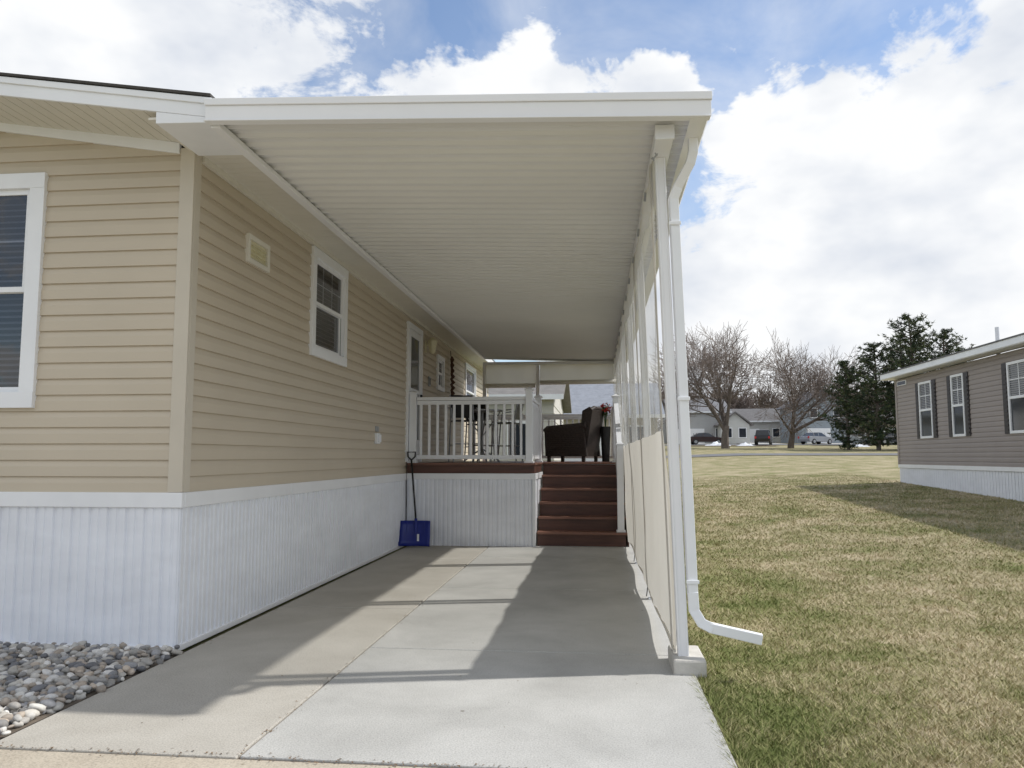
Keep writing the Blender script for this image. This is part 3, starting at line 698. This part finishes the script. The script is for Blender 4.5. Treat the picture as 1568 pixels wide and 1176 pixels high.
rail(mb,(-1.2,16.85,0),(DR-0.05,16.85,0),DZ,DZ); rail(mb,(-2.8,16.85,0),(-1.3,16.85,0),DZ,DZ)
mb.build('deck_railing',dk,bevel=0.004)
mb=MB(); mb.box(-2.85,DR,16.9,16.95,-0.1,DZ-0.03,'skirt'); mb.build('deck_back_skirt',dk)

# ------------------------------------------------------------ snow shovel
sv=empty('snow_shovel')
mb=MB()
bx=-2.66; by=11.52
n=9; vs=[]
for j in range(6):
    t=j/5; z=0.03+0.36*t; yy=by-0.10*(1-t)**1.6
    for i in range(n):
        s=i/(n-1)-0.5; vs.append((bx+s*(0.47-0.03*t),yy-0.05*abs(2*s)**3,z))
mb.add(vs,[(j*n+i,j*n+i+1,(j+1)*n+i+1,(j+1)*n+i) for j in range(5) for i in range(n-1)],'blue')
o=mb.build('scoop',sv,smooth=True); so_=o.modifiers.new('s','SOLIDIFY'); so_.thickness=0.008
mb=MB()
for s in (-0.14,0,0.14): mb.beam((bx+s,by-0.06,0.08),(bx+s*0.9,by-0.018,0.36),0.012,0.012,'blue')
mb.tube([(bx,by-0.02,0.16),(bx,by-0.01,0.42)],[0.03,0.022],8,'blue')
mb.box(bx+0.04,bx+0.07,by-0.10,by-0.095,0.10,0.2,'white')
mb.build('scoop_ribs',sv)
mb=MB(); top=(bx-0.12,DY-0.06,1.28)
mb.tube([(bx,by-0.01,0.40),top],0.014,8,'black')
mb.tube([top,(top[0]-0.055,top[1],1.33),(top[0]-0.06,top[1],1.40),(top[0]+0.06,top[1],1.40),(top[0]+0.055,top[1],1.33),top],0.013,6,'black')
mb.build('handle',sv,smooth=True)

# ------------------------------------------------------------ deck furniture
def wicker_chair(loc,rot):
    e=empty('wicker_armchair',loc); e.rotation_euler=(0,0,rot)
    mb=MB()
    mb.box(-0.33,0.33,-0.34,0.36,0.12,0.36,'wicker')
    for sx in (-1,1):
        mb.prism([(-0.40,0.10),(0.40,0.10),(0.42,0.56),(0.30,0.60),(-0.34,0.64)],sx*0.335,sx*0.42,'x','wicker')
        mb.tube([(sx*0.378,0.42,0.55),(sx*0.378,0.36,0.61),(sx*0.378,0.0,0.635),(sx*0.378,-0.38,0.66)],0.058,8,'wicker')
        for z in np.arange(0.14,0.56,0.035): mb.box(sx*0.42-0.007,sx*0.42+0.007,-0.38,0.39,z,z+0.018,'wicker')
    mb.prism([(-0.36,0.10),(-0.50,0.95),(-0.44,1.00),(-0.30,0.93),(-0.24,0.36),(-0.24,0.10)],-0.36,0.36,'x','wicker')
    mb.tube([(-0.36,-0.46,0.93),(-0.2,-0.475,0.985),(0.2,-0.475,0.985),(0.36,-0.46,0.93)],0.04,8,'wicker')
    for sx in (-0.36,0.36):
        for sy in (-0.32,0.35): mb.box(sx-0.03,sx+0.03,sy-0.03,sy+0.03,0,0.12,'wicker')
    mb.build('frame',e,bevel=0.010)
    mb=MB(); mb.box(-0.32,0.32,-0.24,0.37,0.365,0.48,'black'); mb.build('seat_cushion',e,bevel=0.04,seg=4)
wicker_chair((-0.42,14.75,DZ),math.radians(72))
def bar_chair(loc,rot):
    e=empty('bar_chair',loc); e.rotation_euler=(0,0,rot); mb=MB()
    for sx in (-0.21,0.21):
        mb.tube([(sx*1.1,0.24,0),(sx,0.18,0.75)],0.014,6,'grey'); mb.tube([(sx*1.1,-0.26,0),(sx,-0.2,0.72),(sx,-0.30,1.22)],0.014,6,'grey')
        mb.tube([(sx*1.15,0.18,0.75),(sx*1.25,0.16,0.95),(sx*1.25,-0.2,0.98)],0.013,6,'grey')
        mb.tube([(sx*1.05,0.21,0.3),(sx*1.05,-0.23,0.3)],0.01,6,'grey')
    mb.tube([(-0.22,0.21,0.32),(0.22,0.21,0.32)],0.012,6,'grey')
    mb.box(-0.21,0.21,-0.2,0.2,0.72,0.745,'black'); mb.beam((0,-0.22,0.80),(0,-0.30,1.22),0.42,0.014,'black',up=Vector((0,1,0)))
    mb.build('frame',e,bevel=0.003)
bar_chair((-2.35,13.9,DZ),math.radians(200)); bar_chair((-1.7,14.9,DZ),math.radians(80)); bar_chair((-2.3,15.5,DZ),math.radians(-10))
e=empty('bar_table',(-2.15,14.75,DZ)); mb=MB()
mb.cyl((0,0,0.95),0.42,0.025,28,'grey'); mb.cyl((0,0,0.05),0.03,0.9,10,'grey')
for i in range(4):
    a=i*math.pi/2+0.4; mb.tube([(0,0,0.25),(0.2*math.cos(a),0.2*math.sin(a),0.12),(0.36*math.cos(a),0.36*math.sin(a),0.0)],0.016,6,'grey')
    mb.tube([(0.03*math.cos(a),0.03*math.sin(a),0.5),(0.36*math.cos(a),0.36*math.sin(a),0.95)],0.012,6,'grey')
mb.build('table_frame',e)
e=empty('flower_pot',(0.18,14.9,DZ)); mb=MB(); mb.cyl((0,0,0),0.07,0.66,14,'black',0.10); mb.build('pot',e)
mb=MB()
for i in range(260):
    v=Vector((random.gauss(0,1),random.gauss(0,1),random.gauss(0,1))).normalized()*random.uniform(0.05,0.14); c=v+Vector((0,0,0.98)); s=random.uniform(0.02,0.032)
    a=Vector((random.gauss(0,1),random.gauss(0,1),random.gauss(0,1))).normalized(); b=a.cross(v).normalized()
    mb.add([c-a*s,c+b*s*0.6,c+a*s,c-b*s*0.6],[(0,1,2,3)],'flower' if random.random()<0.6 and v.z>-0.05 else 'leaf')
for q in range(5): mb.tube([(0,0,0.6),(0.03*math.cos(q*1.3),0.03*math.sin(q*1.3),0.98)],0.008,5,'leaf')
mb.build('blooms',e)

# ------------------------------------------------------------ neighbour home
nh=empty('neighbour_mobile_home')
NX=9.0; NY0,NY1=6.0,24.6; NZB=1.10; NZT=3.62
FN=lambda u,n,z:(NX-n,u,z)
siding('neighbour_siding',FN,NY0,lambda z:NY1,NZB,NZT,0.115,'nsiding',nh)
FE=lambda u,n,z:(u,NY1+n,z)
siding('neighbour_siding_end',FE,NX,lambda z:NX+8.5,NZB,NZT,0.115,'nsiding',nh)
mb=MB(); mb.box(NX+0.01,NX+8.5,NY0,NY1-0.01,0.2,NZT,'dark'); mb.build('neighbour_core',nh)
mb=MB(); mb.box(NX-0.03,NX+0.02,NY1-0.09,NY1+0.03,NZB,NZT,'nsiding'); mb.build('neighbour_corner',nh)
ribs('neighbour_skirting',FN,NY0,NY1,0.0,NZB,nh,base=-0.01,k='skirt')
mb=MB(); mb.box(NY0,NY1+0.02,0.0,0.03,NZB-0.09,NZB+0.005,'white',FN)
mb.box(NX-0.35,NX-0.33,NY0,NY1+0.3,3.66,3.80,'white'); mb.box(NX-0.329,NX+0.05,NY0,NY1+0.3,3.645,3.66,'white')
mb.prism([(NX-0.35,3.66),(NX+4.25,4.7),(NX+8.85,3.66),(NX+8.85,3.78),(NX+4.25,4.82),(NX-0.35,3.80)],NY1+0.28,NY1+0.30,'y','white')
mb.build('neighbour_fascia',nh)
mb=MB(); mb.prism([(NX-0.37,3.80),(NX+4.25,4.83),(NX+8.87,3.80),(NX+8.87,3.83),(NX+4.25,4.86),(NX-0.37,3.83)],NY0,NY1+0.32,'y','asphalt'); mb.cyl((NX+1.6,21.8,4.0),0.05,0.75,8,'alum'); mb.build('neighbour_roof',nh)
def nwin(a,b,z0=1.83,z1=3.38):
    mb=MB(); s=0.22; F=FN
    for u in (a,b-s):
        mb.box(u,u+s,0.0,0.04,z0,z1,'shutter',F)
        for i in range(14): 
            zz=z0+0.06+i*(z1-z0-0.12)/14; mb.box(u+0.035,u+s-0.035,0.04,0.052,zz,zz+0.05,'shutter',F)
    c,d=a+s+0.015,b-s-0.015
    for q in ((c,c+0.06,z0,z1),(d-0.06,d,z0,z1)): mb.box(q[0],q[1],0,0.05,q[2],q[3],'white',F)
    for z in (z0,z1-0.06,(z0+z1)/2-0.03): mb.box(c+0.06,d-0.06,0,0.048,z,z+0.06,'white',F)
    mb.box(c+0.06,d-0.06,0.0,0.022,z0+0.06,z1-0.06,'dglass',F)
    mid=(z0+z1)/2
    mb.box((c+d)/2-0.01,(c+d)/2+0.01,0.022,0.03,mid+0.03,z1-0.06,'white',F); mb.box(c+0.06,d-0.06,0.022,0.029,(mid+z1)/2-0.01,(mid+z1)/2+0.01,'white',F)
    z=mid+0.05
    while z<z1-0.08: mb.box(c+0.065,d-0.065,0.0225,0.024,z,z+0.02,'blind',F); z+=0.045
    mb.build('neighbour_window',nh)
nwin(21.8,23.1); nwin(19.95,21.1); nwin(17.0,18.35); nwin(13.4,14.8)
mb=MB(); mb.box(23.75,24.45,0,0.03,3.42,3.56,'white',FN); mb.box(23.8,24.4,0.03,0.035,3.44,3.54,'dglass',FN); mb.build('neighbour_vent',nh)

# ------------------------------------------------------------ background houses
def house(name,x,y,w,d,h,rh,wallc,roofc,rot=0,garage=False,wins=3,storeys=1,front_gable=False):
    z=gz(x,y)-0.2; e=empty(name,(x,y,z)); e.rotation_euler=(0,0,rot)
    k1=name+'wall%d'%len(M); M[k1]=mat(k1,wallc,0.7,0.05,1); k2=name+'roof%d'%len(M); M[k2]=mat(k2,roofc,0.9,0.15,3)
    mb=MB(); mb.box(-w/2,w/2,0,d,0,h,k1); 
    z0=0.3
    while z0<h-0.1: mb.box(-w/2-0.02,w/2+0.02,-0.02,d,z0,z0+0.02,k1); z0+=0.3
    if front_gable: mb.prism([(-w/2,h),(0,h+rh),(w/2,h)],0.02,d-0.02,'y',k1)
    else: mb.prism([(0,h),(d/2,h+rh),(d,h)],-w/2+0.02,w/2-0.02,'x',k1)
    mb.build('walls',e)
    mb=MB()
    if front_gable: mb.prism([(-w/2-0.5,h-0.15),(0,h+rh),(w/2+0.5,h-0.15),(w/2+0.5,h+0.03),(0,h+rh+0.2),(-w/2-0.5,h+0.03)],-0.4,d+0.4,'y',k2)
    else: mb.prism([(-0.5,h-0.08),(d/2,h+rh),(d+0.5,h-0.08),(d+0.5,h+0.1),(d/2,h+rh+0.2),(-0.5,h+0.1)],-w/2-0.4,w/2+0.4,'x',k2)
    mb.build('roof',e)
    mb=MB()
    if not front_gable: mb.box(-w/2-0.4,w/2+0.4,-0.54,-0.505,h-0.1,h+0.1,'white')
    if garage:
        mb.box(-w/2+0.6,-w/2+0.6+min(4.8,w*0.5),-0.06,-0.021,0,2.3,'white')
        for i in range(4): mb.box(-w/2+0.7,-w/2+0.5+min(4.8,w*0.5),-0.075,-0.061,0.15+i*0.55,0.6+i*0.55,'white')
    for s in range(storeys):
        for i in range(wins):
            u=-w/2+w*(i+0.5)/wins
            if garage and s==0 and u< -w/2+5.6: continue
            zz=1.1+2.7*s
            mb.box(u-0.55,u+0.55,-0.06,-0.021,zz-0.1,zz+1.3,'white'); mb.box(u-0.45,u+0.45,-0.08,-0.061,zz,zz+1.2,'dglass')
    mb.build('windows_and_trim',e)
    return e
house('suburban_house',14.5,112,8,8,4.6,2.0,(0.42,0.42,0.42),(0.17,0.17,0.18),0.1,True,3,1)
house('suburban_house',18.8,109,3.8,6,2.8,1.6,(0.55,0.55,0.53),(0.16,0.15,0.15),0.0,False,2,1,True)
house('suburban_house',24,122,9,8,3.4,2.0,(0.45,0.45,0.44),(0.13,0.125,0.125),-0.1,True,3,1)
house('suburban_house',31.5,112,6.5,9,5.4,2.2,(0.30,0.34,0.38),(0.10,0.10,0.11),0.1,True,2,2,True)
house('suburban_house',36.8,114,6,8,3.2,2.4,(0.34,0.37,0.40),(0.10,0.10,0.11),0.1,False,3,1)
house('suburban_house',44,118,10,9,3.2,2.2,(0.40,0.34,0.28),(0.12,0.11,0.11),0,True,3,1)
house('suburban_house',1.5,108,10,8,4.0,2.4,(0.55,0.52,0.46),(0.22,0.23,0.25),0.0,False,4,1)
house('manufactured_home',-6.6,30,10.0,9,3.3,1.4,(0.56,0.54,0.50),(0.17,0.16,0.15),0,False,4,1)
house('manufactured_home',-0.2,46,7.5,10,2.9,2.2,(0.50,0.45,0.36),(0.22,0.235,0.265),0.0,True,3,1)

def car(x,y,rot,colr,suv=False):
    k='car_paint%d'%len(M); M[k]=mat(k,colr,0.25,0.05)
    e=empty('parked_car',(x,y,gz(x,y)+0.05)); e.rotation_euler=(0,0,rot)
    H=1.75 if suv else 1.45
    mb=MB()
    if suv:
        body=[(-2.25,0.35),(2.2,0.35),(2.3,0.7),(2.15,0.98),(1.1,1.10),(-2.2,1.10),(-2.3,0.7)]; cab=[(-2.12,1.10),(1.05,1.10),(0.45,H-0.03),(-0.2,H),(-1.7,H),(-1.98,H-0.08)]
    else:
        body=[(-2.2,0.32),(2.15,0.32),(2.25,0.62),(2.05,0.82),(1.0,0.94),(-1.6,0.98),(-2.2,0.92),(-2.28,0.6)]; cab=[(-1.7,0.97),(1.0,0.94),(0.25,H-0.04),(-0.3,H),(-0.95,H-0.03)]
    mb.prism(body,-0.88,0.88,'y',k)
    n=len(cab); vs=[(a,-0.80+ (0.13 if b>1.2 else 0),b) for a,b in cab]+[(a,0.80-(0.13 if b>1.2 else 0),b) for a,b in cab]
    mb.add(vs,[tuple(range(n))[::-1],tuple(range(n,2*n))]+[(i,(i+1)%n,n+(i+1)%n,n+i) for i in range(n)],'dglass')
    mb.prism([(cab[-1][0],H-0.05),(cab[2][0],H-0.05),(cab[3][0]+0.2,H+0.01),(cab[-2][0],H+0.01)],-0.66,0.66,'y',k)
    for a in (-0.45,-1.75 if suv else -1.3,0.8):
        for s in (-1,1): mb.beam((a,s*0.79,1.0),(a-0.15 if a>0 else a,s*0.68,H-0.04),0.07,0.03,k)
    for s in (-1,1):
        mb.box(2.2,2.29,s*0.75-0.12,s*0.75+0.12,0.62,0.78,'white'); mb.box(-2.3,-2.2,s*0.76-0.1,s*0.76+0.1,0.7,0.95,'flower')
    mb.build('body',e,bevel=0.05,seg=3)
    mb=MB()
    for a in (-1.4,1.38):
        for s in (-1,1):
            mb.tube([(a,s*0.72,0.33),(a,s*0.92,0.33)],0.33,18,'tire'); mb.tube([(a,s*0.90,0.33),(a,s*0.935,0.33)],0.2,12,'grey')
    mb.build('wheels',e)
car(20.0,97,math.radians(75),(0.02,0.02,0.025),True)
car(27.2,101,math.radians(35),(0.28,0.29,0.31))
car(34.6,97,math.radians(15),(0.03,0.035,0.05))
car(36.5,101,math.radians(10),(0.03,0.05,0.13))
car(13.6,100,math.radians(5),(0.05,0.03,0.03))
def snow(x,y,w,d,h):
    z=gz(x,y); mb=MB(); n=14; vs=[]
    for j in range(n+1):
        for i in range(n+1):
            a=i/n*2-1;b=j/n*2-1; r=math.sqrt(a*a+b*b)*(1+0.5*noise.noise(Vector((a*2+x,b*2,1))))
            hh=max(0,1-r)*h*(1+0.8*noise.noise(Vector((x+a*3,y+b*3,0))))
            vs.append((x+a*w,y+b*d,z-0.08+hh+0.02*(r<0.95)))
    mb.add(vs,[(j*(n+1)+i,j*(n+1)+i+1,(j+1)*(n+1)+i+1,(j+1)*(n+1)+i) for j in range(n) for i in range(n)],'snow'); mb.build('snow_pile',smooth=True)
snow(13.8,92,1.5,1.0,0.5); snow(16.6,90,1.2,0.9,0.45); snow(27.5,86,1.4,0.9,0.28)

# ------------------------------------------------------------ trees
def bare_tree_mesh(H,seed,spread=1.0,levels=6,rmin=0.018):
    rnd=random.Random(seed); mb=MB()
    def grow(p,d,l,r,lev):
        n=3 if lev<3 else 2; pts=[p];rs=[r]; cur=p.copy(); dd=d.copy()
        for i in range(n):
            dd=(dd+Vector((rnd.gauss(0,1),rnd.gauss(0,1),rnd.gauss(0,0.7)))*0.10+Vector((0,0,0.05))).normalized()
            cur=cur+dd*l/n; pts.append(cur.copy()); rs.append(r*(1-0.35*(i+1)/n))
        mb.tube(pts,rs,6 if lev<2 else 4 if lev<4 else 3,'bark' if lev<4 else 'twig',cap=False)
        if lev>=levels: return
        nb=[5,4,4,4,4,3][min(lev,5)]
        for i in range(nb):
            t=1.0 if i==0 else rnd.uniform(0.3,1.0) if lev>0 else rnd.uniform(0.75,1.0)
            k=min(int(t*n),n-1); q=pts[k].lerp(pts[k+1],t*n-k)
            ang=rnd.uniform(0.35,0.85)*spread if i>0 else rnd.uniform(0.05,0.3)
            ph=rnd.uniform(0,6.28); a=dd.orthogonal().normalized(); b=dd.cross(a)
            nd=(dd*math.cos(ang)+(a*math.cos(ph)+b*math.sin(ph))*math.sin(ang)).normalized()
            grow(q,nd,l*rnd.uniform(0.62,0.85) if lev>0 else H*0.26*rnd.uniform(0.85,1.1),max(rmin,rs[-1]*rnd.uniform(0.55,0.75)),lev+1)
    grow(Vector((0,0,-0.3)),Vector((0,0,1)),H*0.20,H*0.03,0)
    me_o=mb.build('tmp_tree'); me=me_o.data
    zmax=max(v.co.z for v in me.vertices); s=H/zmax
    for v in me.vertices: v.co*=s
    bpy.data.objects.remove(me_o); return me
t1=bare_tree_mesh(11,3,1.25,6,0.015); t2=bare_tree_mesh(10.5,11,1.2,6,0.015)
def place(me,name,x,y,s=1,rot=0,parent=None,sz=None):
    o=bpy.data.objects.new(name,me); scene.collection.objects.link(o); o.location=(x,y,gz(x,y)-0.1); o.scale=(s,s,sz or s); o.rotation_euler=(0,0,rot)
    if parent: o.parent=parent
    return o
place(t1,'bare_tree',12.2,76,1.2,0.5,None,1.13); place(t2,'bare_tree',18.6,78,1.15,2.0,None,1.10)
place(t2,'bare_tree',-2.0,72,0.85,1.0)
tl=empty('distant_tree_line')
t3=bare_tree_mesh(12,21,1.1,5,0.045)
for i in range(44):
    x=-40+i*3.2+random.uniform(-1.5,1.5); place(t3,'tree',x,random.uniform(132,155),random.uniform(0.8,1.15),random.uniform(0,6),tl)

def pine_mesh(H,seed,wide=0.26,irregular=0.35,base=0.12,rounded=0.5):
    rnd=random.Random(seed); mb=MB()
    mb.tube([(0,0,-0.3),(0.05*H*0.2,0,H*0.5),(0,0,H*0.95)],[H*0.022,H*0.014,0.03],7,'bark')
    z=H*base
    while z<H*0.98:
        t=(z/H-base)/(1-base)
        cone=math.sin(min(1,(1-t)*1.25)*math.pi/2); rnd_=math.sqrt(max(0.02,1-t**3))
        Lr=H*wide*(cone*(1-rounded)+rnd_*rounded)*(0.5+0.5*min(1,t*4+0.2))
        nb=rnd.randint(4,6)
        for i in range(nb):
            a=rnd.uniform(0,6.28); Lb=max(0.35,Lr*rnd.uniform(1-irregular,1.12))
            d=Vector((math.cos(a),math.sin(a),rnd.uniform(0.0,0.3)+0.55*t)).normalized()
            p0=Vector((0,0,z)); p1=p0+d*Lb
            mb.tube([p0,p1],[0.05,0.015],3,'bark',cap=False)
            nc=int(5+Lb*7)
            for c in range(nc):
                q=rnd.uniform(0.25,1.05); base_p=p0+d*Lb*q+Vector((rnd.gauss(0,.18),rnd.gauss(0,.18),rnd.gauss(0,.09)))*(0.6+0.5*Lb*0.4)
                kk='needle2' if rnd.random()<0.22+0.25*t else 'needle'
                for s in range(7):
                    v=Vector((rnd.gauss(0,1),rnd.gauss(0,1),rnd.gauss(0.35,0.7))).normalized()*rnd.uniform(0.16,0.34)
                    sd=v.cross(Vector((rnd.gauss(0,1),rnd.gauss(0,1),rnd.gauss(0,1)))).normalized()*0.035
                    mb.add([base_p-sd,base_p+sd,base_p+v],[(0,1,2)],kk)
        z+=H*0.04*rnd.uniform(0.8,1.25)
    o=mb.build('tmp'); me=o.data; bpy.data.objects.remove(o); return me
p1=pine_mesh(10.4,2,0.28,0.55,0.10,0.7); p2=pine_mesh(9.6,5,0.32,0.5,0.06,0.6); p3=pine_mesh(8.4,9,0.30,0.45,0.04,0.4)
place(p1,'pine_tree',25.4,66,1.08,0); place(p2,'pine_tree',23.3,68,0.95,1); place(p1,'pine_tree',28.4,67,0.97,2); place(p3,'pine_tree',21.5,70,0.92,1)
place(p2,'pine_tree',31.0,70,0.92,2.4); place(p1,'pine_tree',26.9,72,1.0,4); place(p3,'pine_tree',36,84,0.9,2); place(p3,'pine_tree',30.5,92,0.85,2)
place(p3,'pine_tree',-9,60,1.0,2)
